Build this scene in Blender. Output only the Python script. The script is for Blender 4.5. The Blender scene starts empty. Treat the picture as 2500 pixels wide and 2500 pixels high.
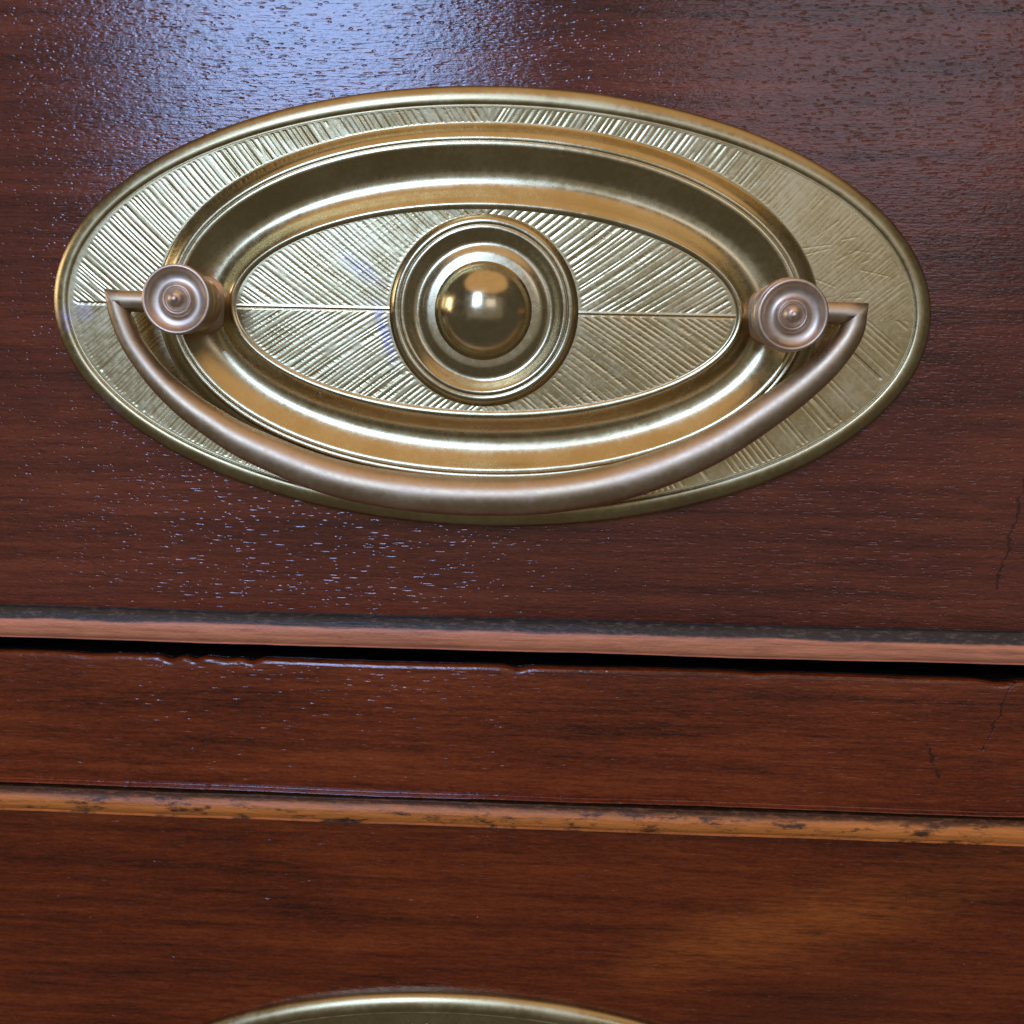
import bpy, math, random
import numpy as np
from mathutils import Matrix, Vector

scene = bpy.context.scene
MM = 0.001
RAD = math.radians

# ------------------------------------------------------------------ camera
def camera():
    yaw, pit, rol = RAD(-2.5), RAD(-7.54), RAD(0.93)
    f = Vector((math.sin(yaw)*math.cos(pit), math.cos(yaw)*math.cos(pit), math.sin(pit)))
    r = Vector((math.cos(yaw), -math.sin(yaw), 0.0))
    u = r.cross(f)
    r2 = r*math.cos(rol) + u*math.sin(rol)
    u2 = u*math.cos(rol) - r*math.sin(rol)
    cd = bpy.data.cameras.new('camera'); co = bpy.data.objects.new('camera', cd)
    scene.collection.objects.link(co)
    m = Matrix((r2, u2, -f)).transposed().to_4x4()
    m.translation = Vector((8.736, -119.862, -7.221))*MM
    co.matrix_world = m
    cd.sensor_width = 36.0
    cd.lens = 18.0/math.tan(RAD(26.5))
    cd.clip_start = 0.005; cd.clip_end = 50
    cd.dof.use_dof = True
    cd.dof.focus_distance = 0.1165
    cd.dof.aperture_fstop = 25.0
    scene.camera = co
camera()

# ------------------------------------------------------------------ world + lamps
w = bpy.data.worlds.new('World'); scene.world = w; w.use_nodes = True
bgn = w.node_tree.nodes['Background']
bgn.inputs[0].default_value = (1.0, 0.94, 0.80, 1); bgn.inputs[1].default_value = 0.105

def area(name, loc, target, sx, sy, L, col):
    ld = bpy.data.lights.new(name, 'AREA'); ld.shape = 'RECTANGLE'; ld.size = sx; ld.size_y = sy
    ld.energy = L*math.pi*sx*sy; ld.color = col
    o = bpy.data.objects.new(name, ld); scene.collection.objects.link(o)
    o.location = loc
    o.rotation_euler = (Vector(target)-Vector(loc)).to_track_quat('-Z', 'Y').to_euler()
    return o
area('window_light', (-0.50, -2.0, 0.86), (0, 0, 0), 0.56, 1.02, 17.0, (0.355, 0.55, 1.0))
area('far_window_light', (0.58, -2.0, 0.62), (0, 0, 0), 0.70, 0.56, 1.7, (0.80, 0.80, 1.0))
area('side_window_light', (-1.75, -0.32, 0.36), (0, 0, 0), 0.45, 0.60, 6.0, (1.0, 0.88, 0.72))
area('ceiling_light', (0.10, -1.0, 2.0), (0, -0.4, 0), 3.4, 2.6, 0.60, (1.0, 0.65, 0.35)).data.shape = 'ELLIPSE'
area('front_reflection_fill', (0.2, -3.2, 0.55), (0, 0, 0.3), 5.0, 2.9, 0.17, (1.0, 0.97, 0.90))  # unseen fill panel, added so front-facing brass has something bright to reflect

scene.view_settings.view_transform = 'Standard'
scene.view_settings.look = 'None'
scene.view_settings.exposure = 0.0
scene.view_settings.gamma = 1.0

# ------------------------------------------------------------------ node helpers
class NT:
    def __init__(s, name):
        s.mat = bpy.data.materials.new(name); s.mat.use_nodes = True
        s.t = s.mat.node_tree; s.n = s.t.nodes; s.b = s.n['Principled BSDF']
        tc = s.n.new('ShaderNodeTexCoord'); s.obj = tc.outputs['Object']
        sp = s.n.new('ShaderNodeVectorMath'); sp.operation = 'SCALE'; s.t.links.new(s.obj, sp.inputs[0])
        sp.inputs['Scale'].default_value = 1000.0
        s.P = sp.outputs[0]                       # position in millimetres
        sx = s.n.new('ShaderNodeSeparateXYZ'); s.t.links.new(s.P, sx.inputs[0])
        s.x, s.y, s.z = sx.outputs
    def link(s, a, b): s.t.links.new(a, b)
    def put(s, sock, v):
        if isinstance(v, bpy.types.NodeSocket): s.t.links.new(v, sock)
        else: sock.default_value = v
    def m(s, op, a, b=0.0, c=0.0, clamp=False):
        n = s.n.new('ShaderNodeMath'); n.operation = op; n.use_clamp = clamp
        s.put(n.inputs[0], a); s.put(n.inputs[1], b); s.put(n.inputs[2], c)
        return n.outputs[0]
    def vec(s, x, y, z):
        n = s.n.new('ShaderNodeCombineXYZ'); s.put(n.inputs[0], x); s.put(n.inputs[1], y); s.put(n.inputs[2], z)
        return n.outputs[0]
    def scl(s, sx, sy, sz, off=(0, 0, 0)):
        n = s.n.new('ShaderNodeMapping'); s.link(s.P, n.inputs[0])
        n.inputs['Location'].default_value = off; n.inputs['Scale'].default_value = (sx, sy, sz)
        return n.outputs[0]
    def noise(s, v, scale=1.0, detail=2.0, rough=0.5, dist=0.0):
        n = s.n.new('ShaderNodeTexNoise'); s.link(v, n.inputs['Vector'])
        n.inputs['Scale'].default_value = scale; n.inputs['Detail'].default_value = detail
        n.inputs['Roughness'].default_value = rough; n.inputs['Distortion'].default_value = dist
        return n.outputs['Fac']
    def vor(s, v, scale=1.0, rnd=1.0):
        n = s.n.new('ShaderNodeTexVoronoi'); s.link(v, n.inputs['Vector'])
        n.inputs['Scale'].default_value = scale; n.inputs['Randomness'].default_value = rnd
        return n.outputs['Distance'], n.outputs['Color']
    def step(s, v, a, b, lo=0.0, hi=1.0):
        n = s.n.new('ShaderNodeMapRange'); n.interpolation_type = 'SMOOTHSTEP'
        s.put(n.inputs['Value'], v); n.inputs['From Min'].default_value = a; n.inputs['From Max'].default_value = b
        n.inputs['To Min'].default_value = lo; n.inputs['To Max'].default_value = hi
        return n.outputs[0]
    def mix(s, f, a, b, mode='MIX'):
        n = s.n.new('ShaderNodeMix'); n.data_type = 'RGBA'; n.blend_type = mode
        s.put(n.inputs[0], f)
        for i, v in ((6, a), (7, b)):
            if isinstance(v, tuple): v = (*v, 1) if len(v) == 3 else v
            s.put(n.inputs[i], v)
        return n.outputs[2]
    def ramp(s, f, stops):
        n = s.n.new('ShaderNodeValToRGB'); s.link(f, n.inputs[0]); e = n.color_ramp.elements
        while len(e) < len(stops): e.new(0.5)
        for i, (p, c) in enumerate(stops): e[i].position = p; e[i].color = (*c, 1)
        return n.outputs[0]
    def bump(s, h, dist, normal=None, strength=1.0):
        n = s.n.new('ShaderNodeBump'); n.inputs['Strength'].default_value = strength
        n.inputs['Distance'].default_value = dist; s.link(h, n.inputs['Height'])
        if normal is not None: s.link(normal, n.inputs['Normal'])
        return n.outputs[0]
    def segment(s, x0, z0, x1, z1):
        """distance in mm (in the front plane) to a line segment"""
        dx, dz = x1-x0, z1-z0; L2 = dx*dx+dz*dz
        px = s.m('SUBTRACT', s.m('ADD', s.x, s.m('MULTIPLY', s.m('SUBTRACT', s.noise(s.scl(0.12, 1, 0.30), 1.0, 4, 0.7), 0.5), 2.6)), x0); pz = s.m('SUBTRACT', s.z, z0)
        t = s.m('DIVIDE', s.m('ADD', s.m('MULTIPLY', px, dx), s.m('MULTIPLY', pz, dz)), L2, clamp=True)
        ex = s.m('SUBTRACT', px, s.m('MULTIPLY', t, dx)); ez = s.m('SUBTRACT', pz, s.m('MULTIPLY', t, dz))
        return s.m('SQRT', s.m('ADD', s.m('MULTIPLY', ex, ex), s.m('MULTIPLY', ez, ez)))
    def blob(s, x0, z0, rx, rz, ang=0.0):
        c, sn = math.cos(ang), math.sin(ang)
        px = s.m('SUBTRACT', s.x, x0); pz = s.m('SUBTRACT', s.z, z0)
        a = s.m('DIVIDE', s.m('ADD', s.m('MULTIPLY', px, c), s.m('MULTIPLY', pz, sn)), rx)
        b = s.m('DIVIDE', s.m('SUBTRACT', s.m('MULTIPLY', pz, c), s.m('MULTIPLY', px, sn)), rz)
        d = s.m('SQRT', s.m('ADD', s.m('MULTIPLY', a, a), s.m('MULTIPLY', b, b)))
        return s.step(d, 0.0, 1.0, 1.0, 0.0)
    def out(s, color, rough, metal=0.0, normal=None, spec=0.5):
        s.put(s.b.inputs['Base Color'], (*color, 1) if isinstance(color, tuple) else color)
        s.put(s.b.inputs['Roughness'], rough); s.put(s.b.inputs['Metallic'], metal)
        s.put(s.b.inputs['Specular IOR Level'], spec)
        if normal is not None: s.link(normal, s.b.inputs['Normal'])
        return s.mat

# ------------------------------------------------------------------ materials
def mahogany(name, seed, dark, mid, light, cracks=(), figure=(), dark_from=None, pore=1.0, rough=0.105, slope=0.0):
    t = NT(name); o = (seed*17.3, seed*5.1, seed*29.7)
    g1 = t.noise(t.scl(0.020, 1, 0.55, o), 1.0, 5, 0.62, 0.6)
    g2 = t.noise(t.scl(0.16, 1, 2.4, o), 1.0, 5, 0.68, 0.5)
    g3 = t.noise(t.scl(0.70, 1, 5.0, o), 1.0, 3, 0.65)
    speck = t.noise(t.scl(2.4, 1, 4.5, o), 1.0, 2, 0.6)
    broad = t.noise(t.scl(0.018, 1, 0.05, o), 1.0, 3, 0.55, 0.8)
    v = t.m('ADD', t.m('ADD', t.m('MULTIPLY', g1, 0.40), t.m('MULTIPLY', g2, 0.36)), t.m('MULTIPLY', g3, 0.24))
    v = t.m('ADD', v, t.m('MULTIPLY', t.m('SUBTRACT', broad, 0.5), 0.25))
    v = t.m('ADD', v, t.m('MULTIPLY', t.m('SUBTRACT', speck, 0.5), 0.16))
    col = t.ramp(v, [(0.36, dark), (0.50, mid), (0.65, light)])
    # dark pore dashes in the grain
    pd, pc = t.vor(t.scl(0.50, 0.0, 3.4, o), 1.0)
    sep = t.n.new('ShaderNodeSeparateColor'); t.link(pc, sep.inputs[0])
    dash = t.m('MULTIPLY', t.step(pd, 0.12, 0.34, 1.0, 0.0), t.step(sep.outputs[0], 0.45, 0.75))
    col = t.mix(t.m('MULTIPLY', dash, 0.38), col, tuple(c*0.35 for c in dark))
    for (x0, z0, rx, rz, a, k) in figure:
        wob = t.m('MULTIPLY', t.blob(x0, z0, rx, rz, a), t.step(t.m('ADD', t.m('MULTIPLY', g2, 0.5), t.m('MULTIPLY', broad, 0.5)), 0.38, 0.62, 0.25, 1.0))
        col = t.mix(t.m('MULTIPLY', t.m('MULTIPLY', wob, t.step(g3, 0.30, 0.62, 0.45, 1.0)), abs(k)), col, (0.38, 0.088, 0.012) if k > 0 else (0.035, 0.009, 0.004))
    if dark_from is not None:                       # colour goes near-black inside the gap, behind the polished face
        col = t.mix(t.step(t.y, dark_from, dark_from+0.5), col, (0.006, 0.004, 0.004))
    # pores and ripples in the polish
    wx = t.m('ADD', t.x, t.m('MULTIPLY', t.noise(t.scl(0.5, 1, 0.5, o), 1.0, 1), 1.2))
    v1 = t.vec(t.m('MULTIPLY', wx, 1.15), 0.0, t.m('MULTIPLY', t.z, 2.7))
    d1, c1 = t.vor(v1, 1.0)
    s1 = t.n.new('ShaderNodeSeparateColor'); t.link(c1, s1.inputs[0])
    pits = t.m('MULTIPLY', t.step(d1, 0.08, 0.40, 1.0, 0.0), t.step(s1.outputs[1], 0.05, 0.7))
    d2, c2 = t.vor(t.vec(t.m('MULTIPLY', wx, 0.42), 3.0, t.m('MULTIPLY', t.z, 2.6)), 1.0)
    s2 = t.n.new('ShaderNodeSeparateColor'); t.link(c2, s2.inputs[0])
    slots = t.m('MULTIPLY', t.step(d2, 0.10, 0.36, 1.0, 0.0), t.step(s2.outputs[1], 0.45, 0.8))
    peel = t.noise(t.scl(1.1, 1, 2.4, o), 1.0, 3, 0.55)
    fibre = t.noise(t.scl(0.38, 1, 4.2, o), 1.0, 3, 0.6)
    h = t.m('SUBTRACT', t.m('ADD', t.m('MULTIPLY', peel, 0.8), t.m('MULTIPLY', fibre, 0.75)), t.m('ADD', t.m('MULTIPLY', pits, 0.54), t.m('MULTIPLY', slots, 0.6)))
    for (x0, z0, x1, z1, wd) in cracks:
        j = t.m('MULTIPLY', t.m('SUBTRACT', t.noise(t.scl(0.8, 1, 0.8), 1.0, 3), 0.42), 0.9)
        d = t.m('ADD', t.segment(x0, z0, x1, z1), j)
        k = t.step(d, wd*0.4, wd, 1.0, 0.0)
        col = t.mix(t.m('MULTIPLY', k, 0.62), col, (0.010, 0.003, 0.002))
        h = t.m('SUBTRACT', h, t.m('MULTIPLY', k, 0.6))
    nrm = t.bump(h, 0.038*MM*pore)
    rr = t.m('ADD', rough, t.m('MULTIPLY', t.m('SUBTRACT', broad, 0.5), 0.10))
    t.out(col, rr, 0.0, nrm, 0.62)
    return t.mat

def bead_wood(name, seed, base, grey_from, grey_to, grey, spots):
    """worn cock bead: bare wood on the round, dark dusty polish kept in its upper quirk"""
    t = NT(name); o = (seed*13.7, seed*3.3, seed*7.9)
    g = t.noise(t.scl(0.05, 1.5, 2.2, o), 1.0, 4, 0.65)
    g2 = t.noise(t.scl(0.30, 3, 4.0, o), 1.0, 3, 0.6)
    col = t.ramp(t.m('ADD', t.m('MULTIPLY', g, 0.6), t.m('MULTIPLY', g2, 0.4)),
                 [(0.30, tuple(c*0.52 for c in base)), (0.52, base), (0.72, tuple(min(1, c*1.35) for c in base))])
    if spots > 0:
        sp = t.noise(t.scl(0.17, 0.5, 0.60, o), 1.0, 5, 0.75)
        col = t.mix(t.m('MULTIPLY', t.step(sp, 0.51, 0.64), spots), col, (0.020, 0.010, 0.007))
    j = t.m('MULTIPLY', t.m('SUBTRACT', t.noise(t.scl(0.12, 1, 0.6, o), 1.0, 4, 0.7), 0.5), 0.9)
    k = t.step(t.m('ADD', t.z, j), grey_from, grey_to)
    fl = t.step(t.noise(t.scl(0.7, 2, 2.5, o), 1.0, 4, 0.7), 0.50, 0.68)
    col = t.mix(k, col, t.mix(fl, grey, tuple(min(1, c*3.2) for c in grey)))
    h = t.m('ADD', g2, t.noise(t.scl(1.5, 2, 3.0, o), 1.0, 3))
    t.out(col, t.m('ADD', 0.30, t.m('MULTIPLY', g, 0.25)), 0.0, t.bump(h, 0.06*MM), 0.35)
    return t.mat

def brass(name, c0, c1, r0, r1, micro=0.004, stain=(), seed=1.0):
    t = NT(name); o = (seed*3.1, seed*9.7, seed*1.9)
    a = t.noise(t.scl(0.16, 0.16, 0.16, o), 1.0, 5, 0.62)
    b = t.noise(t.scl(1.6, 1.6, 1.6, o), 1.0, 4, 0.6)
    f = t.step(t.m('ADD', t.m('MULTIPLY', a, 0.7), t.m('MULTIPLY', b, 0.3)), 0.36, 0.66)
    col = t.mix(f, c0, c1)
    for (x0, z0, rx, rz, an, c, k) in stain:
        kk = t.m('MULTIPLY', t.blob(x0, z0, rx, rz, an), t.step(b, 0.38, 0.58, 0.25, 1.0))
        col = t.mix(t.m('MULTIPLY', kk, k), col, c)
    rr = t.m('ADD', r0, t.m('MULTIPLY', t.step(t.m('ADD', t.m('MULTIPLY', b, 0.5), t.m('MULTIPLY', a, 0.5)), 0.35, 0.68), r1-r0))
    h = t.m('ADD', t.noise(t.scl(0.9, 0.9, 0.9, o), 1.0, 3), t.m('MULTIPLY', t.noise(t.scl(7, 7, 7, o), 1.0, 2), 0.25))
    t.out(col, rr, 1.0, t.bump(h, micro*MM), 0.5)
    return t.mat

def plain(name, c, rough):
    t = NT(name)
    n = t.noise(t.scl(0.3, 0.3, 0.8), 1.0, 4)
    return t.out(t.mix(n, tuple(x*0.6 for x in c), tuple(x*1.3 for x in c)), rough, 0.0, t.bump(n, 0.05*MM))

M_front = mahogany('mahogany_upper', 1.0, (0.040, 0.0072, 0.0036), (0.122, 0.0215, 0.0095), (0.220, 0.045, 0.017),
                   cracks=((63.5, -13.0, 60.0, -31.0, 0.30),))
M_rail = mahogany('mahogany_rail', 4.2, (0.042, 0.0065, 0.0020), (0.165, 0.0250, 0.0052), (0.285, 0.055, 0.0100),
                  cracks=((63.0, -42.0, 59.8, -50.5, 0.22), (53.5, -50.0, 55.0, -54.0, 0.40)), pore=0.85, rough=0.16, dark_from=0.45)
M_lower = mahogany('mahogany_lower', 7.7, (0.040, 0.0060, 0.0016), (0.140, 0.0205, 0.0036), (0.245, 0.046, 0.0065),
                   figure=((40, -73.5, 34, 8, 0.30, 0.9), (30, -77, 20, 5, 0.35, 0.7), (54, -68, 26, 6, 0.25, 0.6), (40, -85, 26, 6, 0.30, -0.7)),
                   pore=0.85, rough=0.16)
M_bead1 = bead_wood('worn_bead_pink', 1.0, (0.66, 0.230, 0.105), -37.55, -37.15, (0.040, 0.027, 0.020), 0.15)
M_bead2 = bead_wood('worn_bead_orange', 2.6, (0.64, 0.195, 0.034), -60.0, -59.4, (0.09, 0.028, 0.007), 0.9)
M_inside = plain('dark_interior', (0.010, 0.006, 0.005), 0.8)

PURPLE = (0.20, 0.16, 0.42)
B_rim = brass('aged_brass_rim', (0.40, 0.30, 0.145), (0.50, 0.40, 0.21), 0.28, 0.40, 0.004,
              stain=((-48.5, -2.0, 1.6, 2.6, 0, (0.42, 0.30, 0.44), 0.7), (-43, -12.5, 4.0, 1.2, -0.8, (0.50, 0.38, 0.45), 0.7)))
B_field = brass('aged_brass_engraved', (0.47, 0.37, 0.185), (0.56, 0.455, 0.255), 0.22, 0.33, 0.004, seed=2.2,
                stain=((-11.2, -2.8, 1.0, 5.5, 0.30, PURPLE, 0.75), (-14, 4.5, 4.0, 1.4, -0.6, (0.34, 0.28, 0.44), 0.5),
                       (-46.5, -1.0, 2.0, 1.6, 0, (0.42, 0.32, 0.46), 0.6)))
B_mould = brass('aged_brass_moulding', (0.46, 0.36, 0.185), (0.55, 0.45, 0.26), 0.20, 0.31, 0.005, seed=3.4)
B_boss = brass('aged_brass_boss', (0.47, 0.375, 0.205), (0.56, 0.465, 0.285), 0.20, 0.30, 0.004, seed=4.1)
B_dome = brass('aged_brass_dome', (0.46, 0.365, 0.20), (0.55, 0.455, 0.28), 0.15, 0.25, 0.003, seed=4.9)
B_bail = brass('brown_brass_bail', (0.52, 0.375, 0.225), (0.64, 0.49, 0.335), 0.40, 0.53, 0.006, seed=5.3)
B_post = brass('brown_brass_post', (0.61, 0.455, 0.33), (0.75, 0.595, 0.47), 0.38, 0.50, 0.004, seed=6.6)

# ------------------------------------------------------------------ mesh helpers
def mesh_obj(name, verts, faces, mat, parent=None, smooth=True):
    """verts: (n,3) mm array; faces: list of int arrays (quads (n,4) or triangles (n,3))"""
    me = bpy.data.meshes.new(name)
    verts = np.asarray(verts, dtype=np.float64)*MM
    faces = [np.asarray(f, dtype=np.int32) for f in faces if len(f)]
    nl = sum(f.size for f in faces); nf = sum(len(f) for f in faces)
    me.vertices.add(len(verts)); me.vertices.foreach_set('co', verts.astype(np.float32).ravel())
    me.loops.add(nl); me.polygons.add(nf)
    li = np.concatenate([f.ravel() for f in faces])
    tot = np.concatenate([np.full(len(f), f.shape[1], np.int32) for f in faces])
    st = np.concatenate(([0], np.cumsum(tot)[:-1])).astype(np.int32)
    me.loops.foreach_set('vertex_index', li.astype(np.int32))
    me.polygons.foreach_set('loop_start', st)
    me.polygons.foreach_set('use_smooth', np.full(nf, smooth, dtype=bool))
    me.update(calc_edges=True); me.validate()
    me.materials.append(mat)
    o = bpy.data.objects.new(name, me); scene.collection.objects.link(o)
    if parent is not None: o.parent = parent
    return o

def grid_faces(nr, nc, wrap):
    """quads of an nr x nc vertex grid; wrap joins the last column to the first"""
    cols = nc if wrap else nc-1
    r = np.arange(nr-1)[:, None]*nc; c = np.arange(cols)[None, :]; c2 = (c+1) % nc
    return np.stack([r+c, r+c2, r+nc+c2, r+nc+c], -1).reshape(-1, 4)

def spline(rows, sub):
    """Catmull-Rom through rows, sub steps each"""
    A = np.array(rows, float); n = len(A); out = []
    for i in range(n-1):
        p0 = A[i-1] if i else 2*A[0]-A[1]; p1 = A[i]; p2 = A[i+1]; p3 = A[i+2] if i+2 < n else 2*A[-1]-A[-2]
        for k in range(sub):
            t = k/sub
            out.append(0.5*((2*p1)+(-p0+p2)*t+(2*p0-5*p1+4*p2-p3)*t*t+(-p0+3*p1-3*p2+p3)*t**3))
    out.append(A[-1]); return np.array(out)

def oval(a, b, n, th):
    c, s = np.cos(th), np.sin(th)
    return a*np.sign(c)*np.abs(c)**(2/n), b*np.sign(s)*np.abs(s)**(2/n)

def ring_part(name, rows, nth, mat, parent, relief=None, inner_cap=False):
    """a surface through ovals (a, b, n, height), outermost first, standing proud towards -y"""
    th = np.linspace(0, 2*np.pi, nth, endpoint=False)
    V = []
    for a, b, n, h in rows:
        x, z = oval(a, b, n, th); V.append(np.stack([x, np.full_like(x, -h), z], -1))
    V = np.array(V)
    if relief is not None:
        V[:, :, 1] -= relief(V[:, :, 0], V[:, :, 2], np.linspace(0, 1, len(rows))[:, None])
    F = [grid_faces(len(rows), nth, True)]
    V = V.reshape(-1, 3)
    if inner_cap:
        k = len(V); V = np.concatenate([V, [[0, -inner_cap, 0]]]); base = (len(rows)-1)*nth
        i = np.arange(nth)
        F.append(np.stack([base+i, base+(i+1) % nth, np.full(nth, k)], -1))
    return mesh_obj(name, V, F, mat, parent)

def lathe(name, prof, mat, parent, nth=96, sub=4):
    """revolve (radius, height) about -y; ends at radius 0"""
    P = spline(prof, sub); P[:, 0] = np.maximum(P[:, 0], 0.0)
    cap = P[-1, 1] if P[-1, 0] < 1e-6 else False
    rows = [(r, r, 2.0, h) for r, h in (P[:-1] if cap else P)]
    return ring_part(name, rows, nth, mat, parent, None, cap)

# ------------------------------------------------------------------ engraving
rng = np.random.default_rng(11)
def smooth1(x, seed, n=4096, step=1.0):
    r = np.random.default_rng(seed).standard_normal(n)
    u = x/step + 500.0; i = np.floor(u).astype(int) % (n-1); f = u-np.floor(u); f = f*f*(3-2*f)
    return r[i]*(1-f)+r[i+1]*f
def sstep(x, a, b):
    t = np.clip((x-a)/(b-a), 0, 1); return t*t*(3-2*t)
def cut(s, period, half, seed, amp):
    """V cuts at irregular spacing; amp(line random 0..1) scales each cut"""
    s = s + 0.10*smooth1(s, seed, step=period*1.3) + 0.10*smooth1(s, seed+1, step=4.0)
    i = np.floor(s/period); f = s/period-i
    R = np.random.default_rng(seed+2).random(4096); k = (i.astype(int)+1500) % 4096
    off = 0.5+(np.random.default_rng(seed+3).random(4096)[k]-0.5)*0.22
    d = np.abs(f-off)*period
    wid = half*(0.75+0.5*R[k])
    return -np.clip(1-d/wid, 0, 1)*amp(R[k])

def relief_panel(x, z, u):
    ax, az = np.abs(x), np.abs(z)
    out = np.zeros_like(x)
    for q, (sx, sz, per, dep) in enumerate(((-1, 1, .48, .034), (1, 1, .60, .046), (-1, -1, .50, .038), (1, -1, .62, .036))):
        m = ((x < 0) if sx < 0 else (x >= 0)) & ((z < 0) if sz < 0 else (z >= 0))
        g = (1.52 if sx < 0 and sz > 0 else 1.68)*az-0.022*az*az
        s = (ax-g)*0.55
        along = ax*0.85+az*0.53
        h = cut(s, per, .18, 40+q*9, lambda R: 0.45+0.55*R)*dep
        h *= np.clip(1+0.35*smooth1(along+7*np.floor(s/per), 90+q, step=1.6), 0.2, 1.5)
        out = np.where(m, h, out)
    out *= sstep(az, 0.10, 0.35)
    edge = sstep(u, 0.01, 0.045)*sstep(1-u, 0.008, 0.03)
    rag = 0.5+0.5*smooth1(ax*3+az*5, 77, step=1.0)
    out *= np.clip(edge*(0.75+0.4*rag), 0, 1)
    out += 0.035*np.exp(-((z-0.02)/0.16)**2) - 0.075*np.exp(-((z+0.16)/0.10)**2)
    out += 0.006*smooth1(x+0.7*z, 5, step=3.0)
    return out

def relief_border(x, z, u):
    ax, az = np.abs(x), np.abs(z)
    out = np.zeros_like(x)
    for q, (sx, sz, per, dep) in enumerate(((-1, 1, .54, .048), (1, 1, .50, .036), (-1, -1, .46, .034), (1, -1, .62, .040))):
        m = ((x < 0) if sx < 0 else (x >= 0)) & ((z < 0) if sz < 0 else (z >= 0))
        g = 1.28*az-0.0145*az*az
        s = (ax-g)*0.70
        along = ax*0.7+az*0.7
        if q == 3: amp = lambda R: np.where(R > 0.50, 0.35+0.6*R, 0.05)
        elif q == 2: amp = lambda R: 0.45+0.55*R
        else: amp = lambda R: 0.4+0.6*R
        h = cut(s, per, .175, 140+q*9, amp)*dep
        h *= np.clip(0.95+0.45*smooth1(along+5*np.floor(s/per), 190+q, step=1.8), 0.05, 1.5)
        if q == 1: h *= 1-0.80*sstep(ax, 22, 36)           # rubbed nearly smooth by fingers
        if q == 3: h *= 1-0.5*sstep(ax, 36, 44)
        if q == 2: h *= 0.7+0.3*sstep(-z, 4, 15)
        out = np.where(m, h, out)
    out *= sstep(u, 0.03, 0.09)*sstep(1-u, 0.015, 0.05)
    left = (x < 0)
    out += np.where(left, -0.06*np.exp(-(z/0.13)**2)*sstep(1-u, 0.0, 0.06)*sstep(u, .08, .12), 0)
    out *= 1.0
    t = ((x-41.2)*0.76+(z+3.3)*-0.65); n = (x-41.2)*0.65+(z+3.3)*0.76
    out -= 0.06*np.exp(-(n/0.13)**2)*sstep(t, 0, 0.5)*sstep(5.2-t, 0, 0.5)   # one deep cut below the right post
    # stray scratches on the rubbed right-hand end
    r = np.random.default_rng(3)
    for _ in range(34):
        cx, cz = r.uniform(36, 47), r.uniform(0.5, 13); a = r.normal(0.6, 0.55); L = r.uniform(0.6, 2.6)
        dx, dz = x-cx, z-cz; t = dx*math.cos(a)+dz*math.sin(a); n = -dx*math.sin(a)+dz*math.cos(a)
        out -= r.uniform(.003, .008)*np.exp(-(n/0.08)**2)*sstep(L-np.abs(t), 0, 0.4)
    out += 0.008*smooth1(x-0.6*z, 6, step=4.0)
    return out

# ------------------------------------------------------------------ drawer pull
def tube(path, radii, nseg=40, flat=1.0, kl=1.5, kr=1.25):
    """swept tube along path (n,3), mitred frames; returns verts, faces"""
    P = np.array(path, float); n = len(P); V = []
    for i in range(n):
        d0 = P[i]-P[i-1] if i else P[1]-P[0]
        d1 = P[i+1]-P[i] if i < n-1 else P[-1]-P[-2]
        d0 /= np.linalg.norm(d0); d1 /= np.linalg.norm(d1)
        tt = d0+d1; tt /= np.linalg.norm(tt)
        up = np.array([0, -1.0, 0]); up -= tt*(up@tt); up /= np.linalg.norm(up)
        sd = np.cross(tt, up)
        k = min(1/max(0.3, tt@d1), 2.1)
        a = np.linspace(0, 2*np.pi, nseg, endpoint=False)
        V.append(P[i]+radii[i]*(np.cos(a)[:, None]*sd*k+np.sin(a)[:, None]*up*flat))
    V = np.array(V).reshape(-1, 3)
    lim = np.where(V[:, 0] < 0, 42.0, 41.9); e = np.maximum(np.abs(V[:, 0])-(lim-0.6), 0)
    V[:, 0] = np.sign(V[:, 0])*(np.abs(V[:, 0])-e+0.6*(1-np.exp(-e/0.6)))   # worn tips
    F = [grid_faces(n, nseg, True)]
    return V, F

PLATE_OUT = [(50.30, 24.78, 2, 0.0), (50.30, 24.78, 2, 0.35), (50.26, 24.74, 2, 0.70), (50.08, 24.54, 2, 1.02), (49.75, 24.20, 2, 1.28), (49.36, 23.80, 2, 1.45), (48.98, 23.38, 2, 1.53),
             (48.72, 23.10, 2, 1.54), (48.52, 22.86, 2, 1.50), (48.38, 22.68, 2, 1.42), (48.30, 22.58, 2, 1.37), (48.22, 22.49, 2, 1.385), (48.10, 22.35, 2.0, 1.37)]
MOULD = [(37.75, 20.75, 2.08, 1.20), (37.55, 20.55, 2.08, 1.26), (37.25, 20.25, 2.08, 1.50), (36.85, 19.85, 2.08, 1.90), (36.35, 19.38, 2.07, 2.33), (35.85, 18.92, 2.07, 2.58),
         (35.58, 18.65, 2.06, 2.60), (35.42, 18.48, 2.06, 2.55), (35.26, 18.34, 2.06, 2.60), (35.0, 18.05, 2.06, 2.61), (34.78, 17.80, 2.05, 2.53), (34.60, 17.60, 2.05, 2.38),
         (34.05, 17.05, 2.05, 1.90), (33.3, 16.3, 2.04, 1.38), (32.4, 15.4, 2.04, 1.02), (31.5, 14.5, 2.03, 0.94), (30.7, 13.7, 2.02, 1.14), (30.0, 13.0, 2.01, 1.52),
         (29.5, 12.45, 2.0, 1.88), (29.15, 12.05, 2.0, 2.12), (28.88, 11.76, 2.0, 2.22), (28.62, 11.50, 2.0, 2.18), (28.42, 11.30, 2.0, 2.09), (28.30, 11.20, 2.0, 2.05)]
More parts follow.
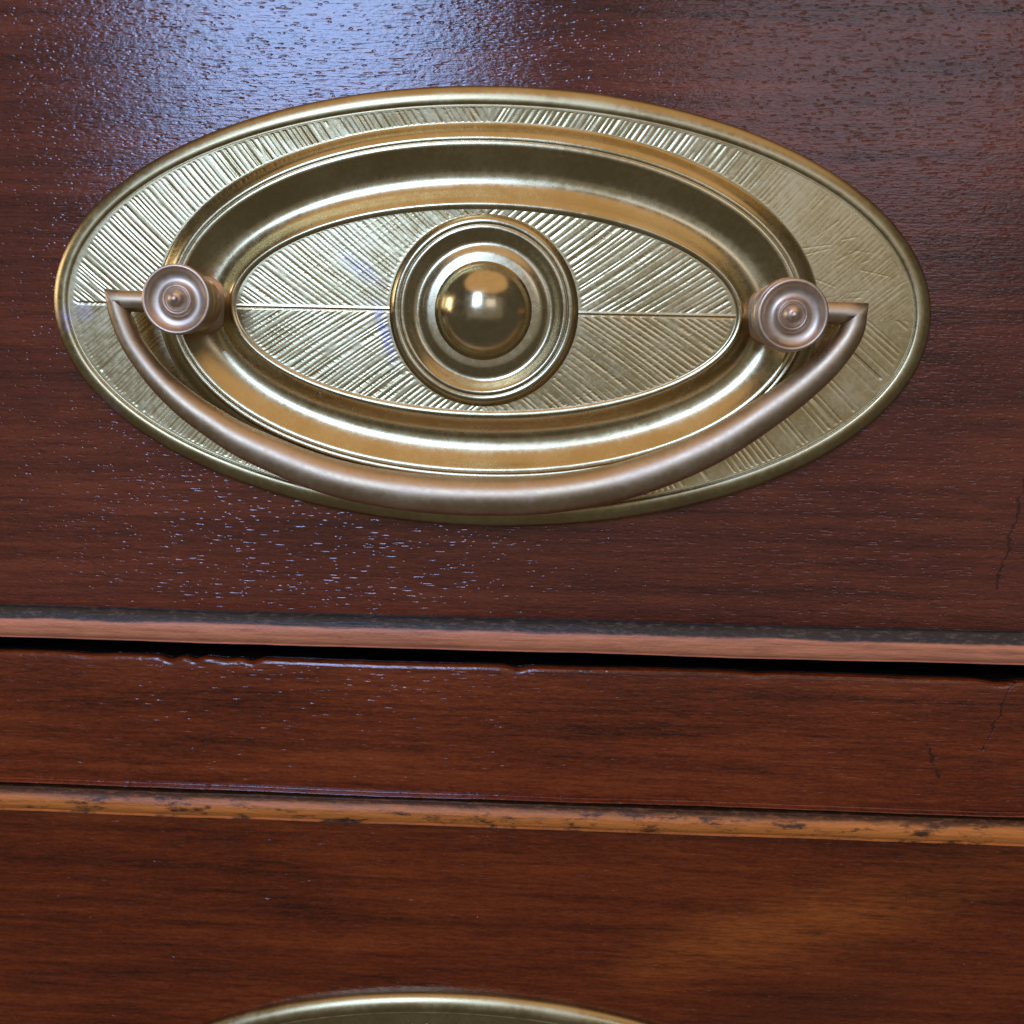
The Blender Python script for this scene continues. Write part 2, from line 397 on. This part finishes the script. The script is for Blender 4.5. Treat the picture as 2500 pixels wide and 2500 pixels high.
BOSS = [(10.72, 2.02), (10.60, 2.24), (10.40, 2.54), (10.12, 2.78), (9.82, 2.86), (9.60, 2.82), (9.48, 2.77), (9.36, 2.82), (9.12, 2.86), (8.90, 2.79),
        (8.55, 2.57), (8.20, 2.33), (7.90, 2.16), (7.60, 2.08), (7.30, 2.11), (7.00, 2.23), (6.70, 2.38), (6.40, 2.48), (6.10, 2.52), (5.80, 2.54), (5.48, 2.56)]

def make_pull():
    root = bpy.data.objects.new('drawer_pull', None); scene.collection.objects.link(root)
    root.empty_display_size = 0.01
    # backplate: pressed brass oval, built zone by zone from the rim inwards
    plate = ring_part('backplate', spline(PLATE_OUT, 4), 720, B_rim, root)
    k = np.linspace(0, 1, 105)[:, None]
    rows = np.array(PLATE_OUT[-1])*(1-k)+np.array(MOULD[0])*k
    ring_part('engraved_border', rows, 2900, B_field, plate, relief_border)
    ring_part('oval_moulding', spline(MOULD, 4), 720, B_mould, plate)
    k = np.linspace(0, 1, 180)[:, None]
    rows = np.array(MOULD[-1])*(1-k)+np.array((10.72, 10.72, 2.0, 2.02))*k
    ring_part('engraved_panel', rows, 2200, B_field, plate, relief_panel)
    al = RAD(61); Rs = 5.48/math.sin(al)
    dome = [(Rs*math.sin(al*(1-i/12)), 2.56+Rs*(math.cos(al*(1-i/12))-math.cos(al))) for i in range(1, 13)]
    lathe('boss', BOSS, B_boss, plate, 256, 4)
    lathe('dome', [BOSS[-1]]+dome, B_dome, plate, 192, 3)
    # bail: arms out of the posts, mitred corner, hanging loop
    arc = [(-40.75, 0.10, 5.5), (-40.15, -2.0, 5.5), (-38.85, -4.95, 5.45), (-36.3, -8.3, 5.35), (-33.4, -11.0, 5.25), (-30.2, -13.2, 5.2), (-25.9, -15.6, 5.1), (-17.1, -18.9, 4.95), (-8.5, -20.4, 4.85), (0.0, -20.75, 4.8),
           (8.5, -20.2, 4.85), (17.1, -18.25, 4.95), (25.6, -14.55, 5.1), (32.6, -9.75, 5.3), (36.9, -6.05, 5.4), (39.35, -3.1, 5.45), (40.35, -1.1, 5.5), (40.60, 0.32, 5.5)]
    A = spline(arc, 10)
    path = [(-31.5, 0.05, 5.5), (-36, 0.05, 5.5), (-39.8, 0.05, 5.5)]+[tuple(a) for a in A]+[(39.2, 0.42, 5.5), (36, 0.4, 5.5), (31.5, 0.3, 5.5)]
    L = len(A); rad = []
    for i in range(len(path)):
        if i < 3 or i >= 3+L: rad.append(1.18)
        else: rad.append(float(np.interp(path[i][0], (-41, -38, -33, -26, -15, 0, 15, 26, 33, 38, 41), (1.18, 1.28, 1.62, 1.92, 2.14, 2.24, 2.16, 2.02, 1.82, 1.58, 1.30))))
    P3 = [(x, -h, z) for x, z, h in path]
    V, F = tube(P3, rad, 40)
    mesh_obj('bail', V, F, B_bail, root)
    # posts with turned rosette heads
    for s in (-1, 1):
        c = 3.62 if s < 0 else 3.92
        post = lathe('post', [(3.3, 0.6), (3.3, 1.1), (2.9, 1.5), (2.3, 2.1), (2.35, 2.7), (2.85, 3.3), (3.2, 4.2), (3.28, 5.2), (3.15, 6.0), (2.85, 6.5), (2.75, 6.75), (3.1, 7.0),
                              (c-0.05, 7.3), (c, 7.7), (c-0.06, 8.15), (3.4, 8.45), (3.3, 8.6)], B_post, root, 96, 4)
        head = lathe('rosette', [(3.3, 8.6), (3.55, 8.72), (3.74, 8.95), (3.77, 9.22), (3.70, 9.44), (3.52, 9.52), (3.36, 9.44), (3.27, 9.22), (3.10, 8.98), (2.72, 8.76), (2.25, 8.68), (1.90, 8.76), (1.70, 8.92),
                                 (1.62, 9.12), (1.52, 9.24), (1.40, 9.24), (1.30, 9.14), (1.24, 9.06), (1.16, 9.14), (1.08, 9.36), (0.92, 9.62), (0.68, 9.86), (0.46, 9.98), (0.36, 10.06), (0.26, 10.16), (0.12, 10.21), (0.0, 10.22)],
                     B_post, post, 96, 4)
        post.location = (s*32.55*MM, 0, (0.1 if s < 0 else 0.25)*MM)
        if s > 0: post.rotation_euler = (RAD(2.5), 0, RAD(3.0))
    return root

def copy_tree(o, parent=None):
    c = o.copy(); scene.collection.objects.link(c); c.parent = parent
    for ch in o.children: copy_tree(ch, c)
    return c

# ------------------------------------------------------------------ chest fronts
def wav(x, seed, amp, step):
    return amp*smooth1(x, seed, step=step)

def extrude_x(name, prof, x0, x1, nx, mat, parent, wob=0.0, seed=0, sub=5, nick=None):
    """profile (h, z) swept along x with a slight hand-made waver"""
    P = spline(prof, sub); X = np.linspace(x0, x1, nx); V = []
    for h, z in P:
        zz = z+wav(X, seed, wob, 14.0)+wav(X, seed+1, wob*0.35, 3.0)
        hh = h+wav(X, seed+2, wob*0.5, 9.0)
        if nick is not None:
            dz, dh = nick(X, h, z); zz = zz+dz; hh = hh+dh
        V.append(np.stack([X, -hh, zz], -1))
    V = np.array(V).reshape(-1, 3)
    return mesh_obj(name, V, [grid_faces(len(P), nx, False)[:, ::-1]], mat, parent)

X0, X1, NX = -150, 150, 900
def empty(name, loc):
    o = bpy.data.objects.new(name, None); scene.collection.objects.link(o); o.location = [c*MM for c in loc]
    o.empty_display_size = 0.02; return o

def tag(o, label, cat, group=None, kind=None):
    o['label'] = label; o['category'] = cat
    if group: o['group'] = group
    if kind: o['kind'] = kind

# upper drawer
d1 = empty('drawer', (0, 0, 0))
tag(d1, 'upper mahogany drawer with a pinkish worn bead above the wide black gap', 'drawer')
extrude_x('drawer_front', [(-12, 110.0), (-1, 110.0), (-.2, 109.9), (0, 109.5), (0, 80), (0, 40), (0, 0), (0, -30), (0, -35.7), (-.5, -36.2), (-3, -36.6)], X0, X1, 200, M_front, d1, 0.0, 20, 3)
extrude_x('cock_bead', [(-8, -35.9), (-0.4, -35.85), (0.0, -36.0), (0.50, -36.4), (0.92, -37.0), (1.18, -37.6), (1.25, -38.3), (1.12, -39.1), (0.7, -39.6), (0.1, -39.75), (-8, -39.7)], X0, X1, NX, M_bead1, d1, 0.05, 31)

# carcass: rail between the drawers and the dark inside behind the gaps
cs = empty('chest_carcass', (0, 0, 0))
tag(cs, 'reddish brown mahogany rail of the chest between the two drawers', 'chest')
def nicks(X, h, z):
    k = sstep(np.full_like(X, z), -43.0, -41.8)*sstep(np.full_like(X, h), -3, -1)
    chip = np.zeros_like(X)
    for c, wd, dp in ((-38, 1.4, .45), (-35, 1.0, .35), (-31, 2.2, .25), (-28, 1.2, .4), (4.5, 1.6, .3), (33, 2.4, .2), (61.5, 2.6, .35), (-48, 3, .15)):
        chip += dp*np.exp(-((X-c)/wd)**2*2)
    return -chip*k, -0.5*chip*k
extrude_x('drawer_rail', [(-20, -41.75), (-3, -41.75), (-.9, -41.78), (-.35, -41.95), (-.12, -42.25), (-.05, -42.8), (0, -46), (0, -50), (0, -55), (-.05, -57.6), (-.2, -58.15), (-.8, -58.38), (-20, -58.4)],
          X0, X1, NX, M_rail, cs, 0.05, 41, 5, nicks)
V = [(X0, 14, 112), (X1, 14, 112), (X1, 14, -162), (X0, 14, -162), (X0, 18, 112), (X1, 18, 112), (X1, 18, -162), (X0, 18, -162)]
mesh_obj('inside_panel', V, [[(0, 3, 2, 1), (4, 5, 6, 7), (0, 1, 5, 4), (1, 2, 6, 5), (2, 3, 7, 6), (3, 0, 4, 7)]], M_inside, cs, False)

# lower drawer
d2 = empty('drawer', (0, 0, 0))
tag(d2, 'lower mahogany drawer with an orange worn bead and a flame of lighter grain', 'drawer')
extrude_x('cock_bead', [(-8, -59.0), (-0.4, -59.0), (0.1, -59.15), (0.55, -59.6), (0.85, -60.25), (0.9, -60.9), (0.7, -61.5), (0.3, -61.9), (-0.1, -62.05), (-8, -62.05)], X0, X1, NX, M_bead2, d2, 0.05, 51)
extrude_x('drawer_front', [(-.1, -61.0), (-.1, -61.5), (-.1, -62), (-.1, -63), (-.1, -80), (-.1, -110), (-.1, -158), (-1, -158.5), (-12, -158.6)], X0, X1, 200, M_lower, d2, 0.0, 60, 3)

# pulls
p1 = make_pull()
p1.rotation_euler = (0, RAD(0.45), 0)
tag(p1, 'oval brass drawer pull with hanging bail on the upper drawer', 'drawer pull', 'brass pulls on the drawers')
p2 = copy_tree(p1)
p2.location = (-1.3*MM, 0.1*MM, -108.8*MM); p2.rotation_euler = (0, RAD(1.0), 0)
tag(p2, 'oval brass drawer pull on the lower drawer, only its upper rim showing', 'drawer pull', 'brass pulls on the drawers')

# a small letter F scratched into the moulding, below the engraved panel
def mould_h(x, z):
    R = spline(MOULD, 4)
    f = [(abs(x)/a)**n+(abs(z)/b)**n for a, b, n, h in R]          # rises as the rings shrink
    return float(np.interp(1.0, f, R[:, 3]))
def scratched_f(plate):
    V, F, k = [], [], 0
    for (x0, z0), (x1, z1) in (((0, 0), (0.12, 0.72)), ((0.12, 0.70), (0.50, 0.66)), ((0.06, 0.38), (0.38, 0.36))):
        P = []
        for t in np.linspace(0, 1, 6):
            x = -18.95+x0+(x1-x0)*t; z = -10.35+z0+(z1-z0)*t
            P.append((x, -mould_h(x, z)-0.005, z))
        v, f = tube(P, [0.030]*6, 8); V.append(v); F.append(f[0]+k); k += len(v)
    mesh_obj('scratched_letter', np.concatenate(V), [np.concatenate(F)], B_post, plate)
scratched_f([c for c in p1.children if c.name.startswith('backplate')][0])
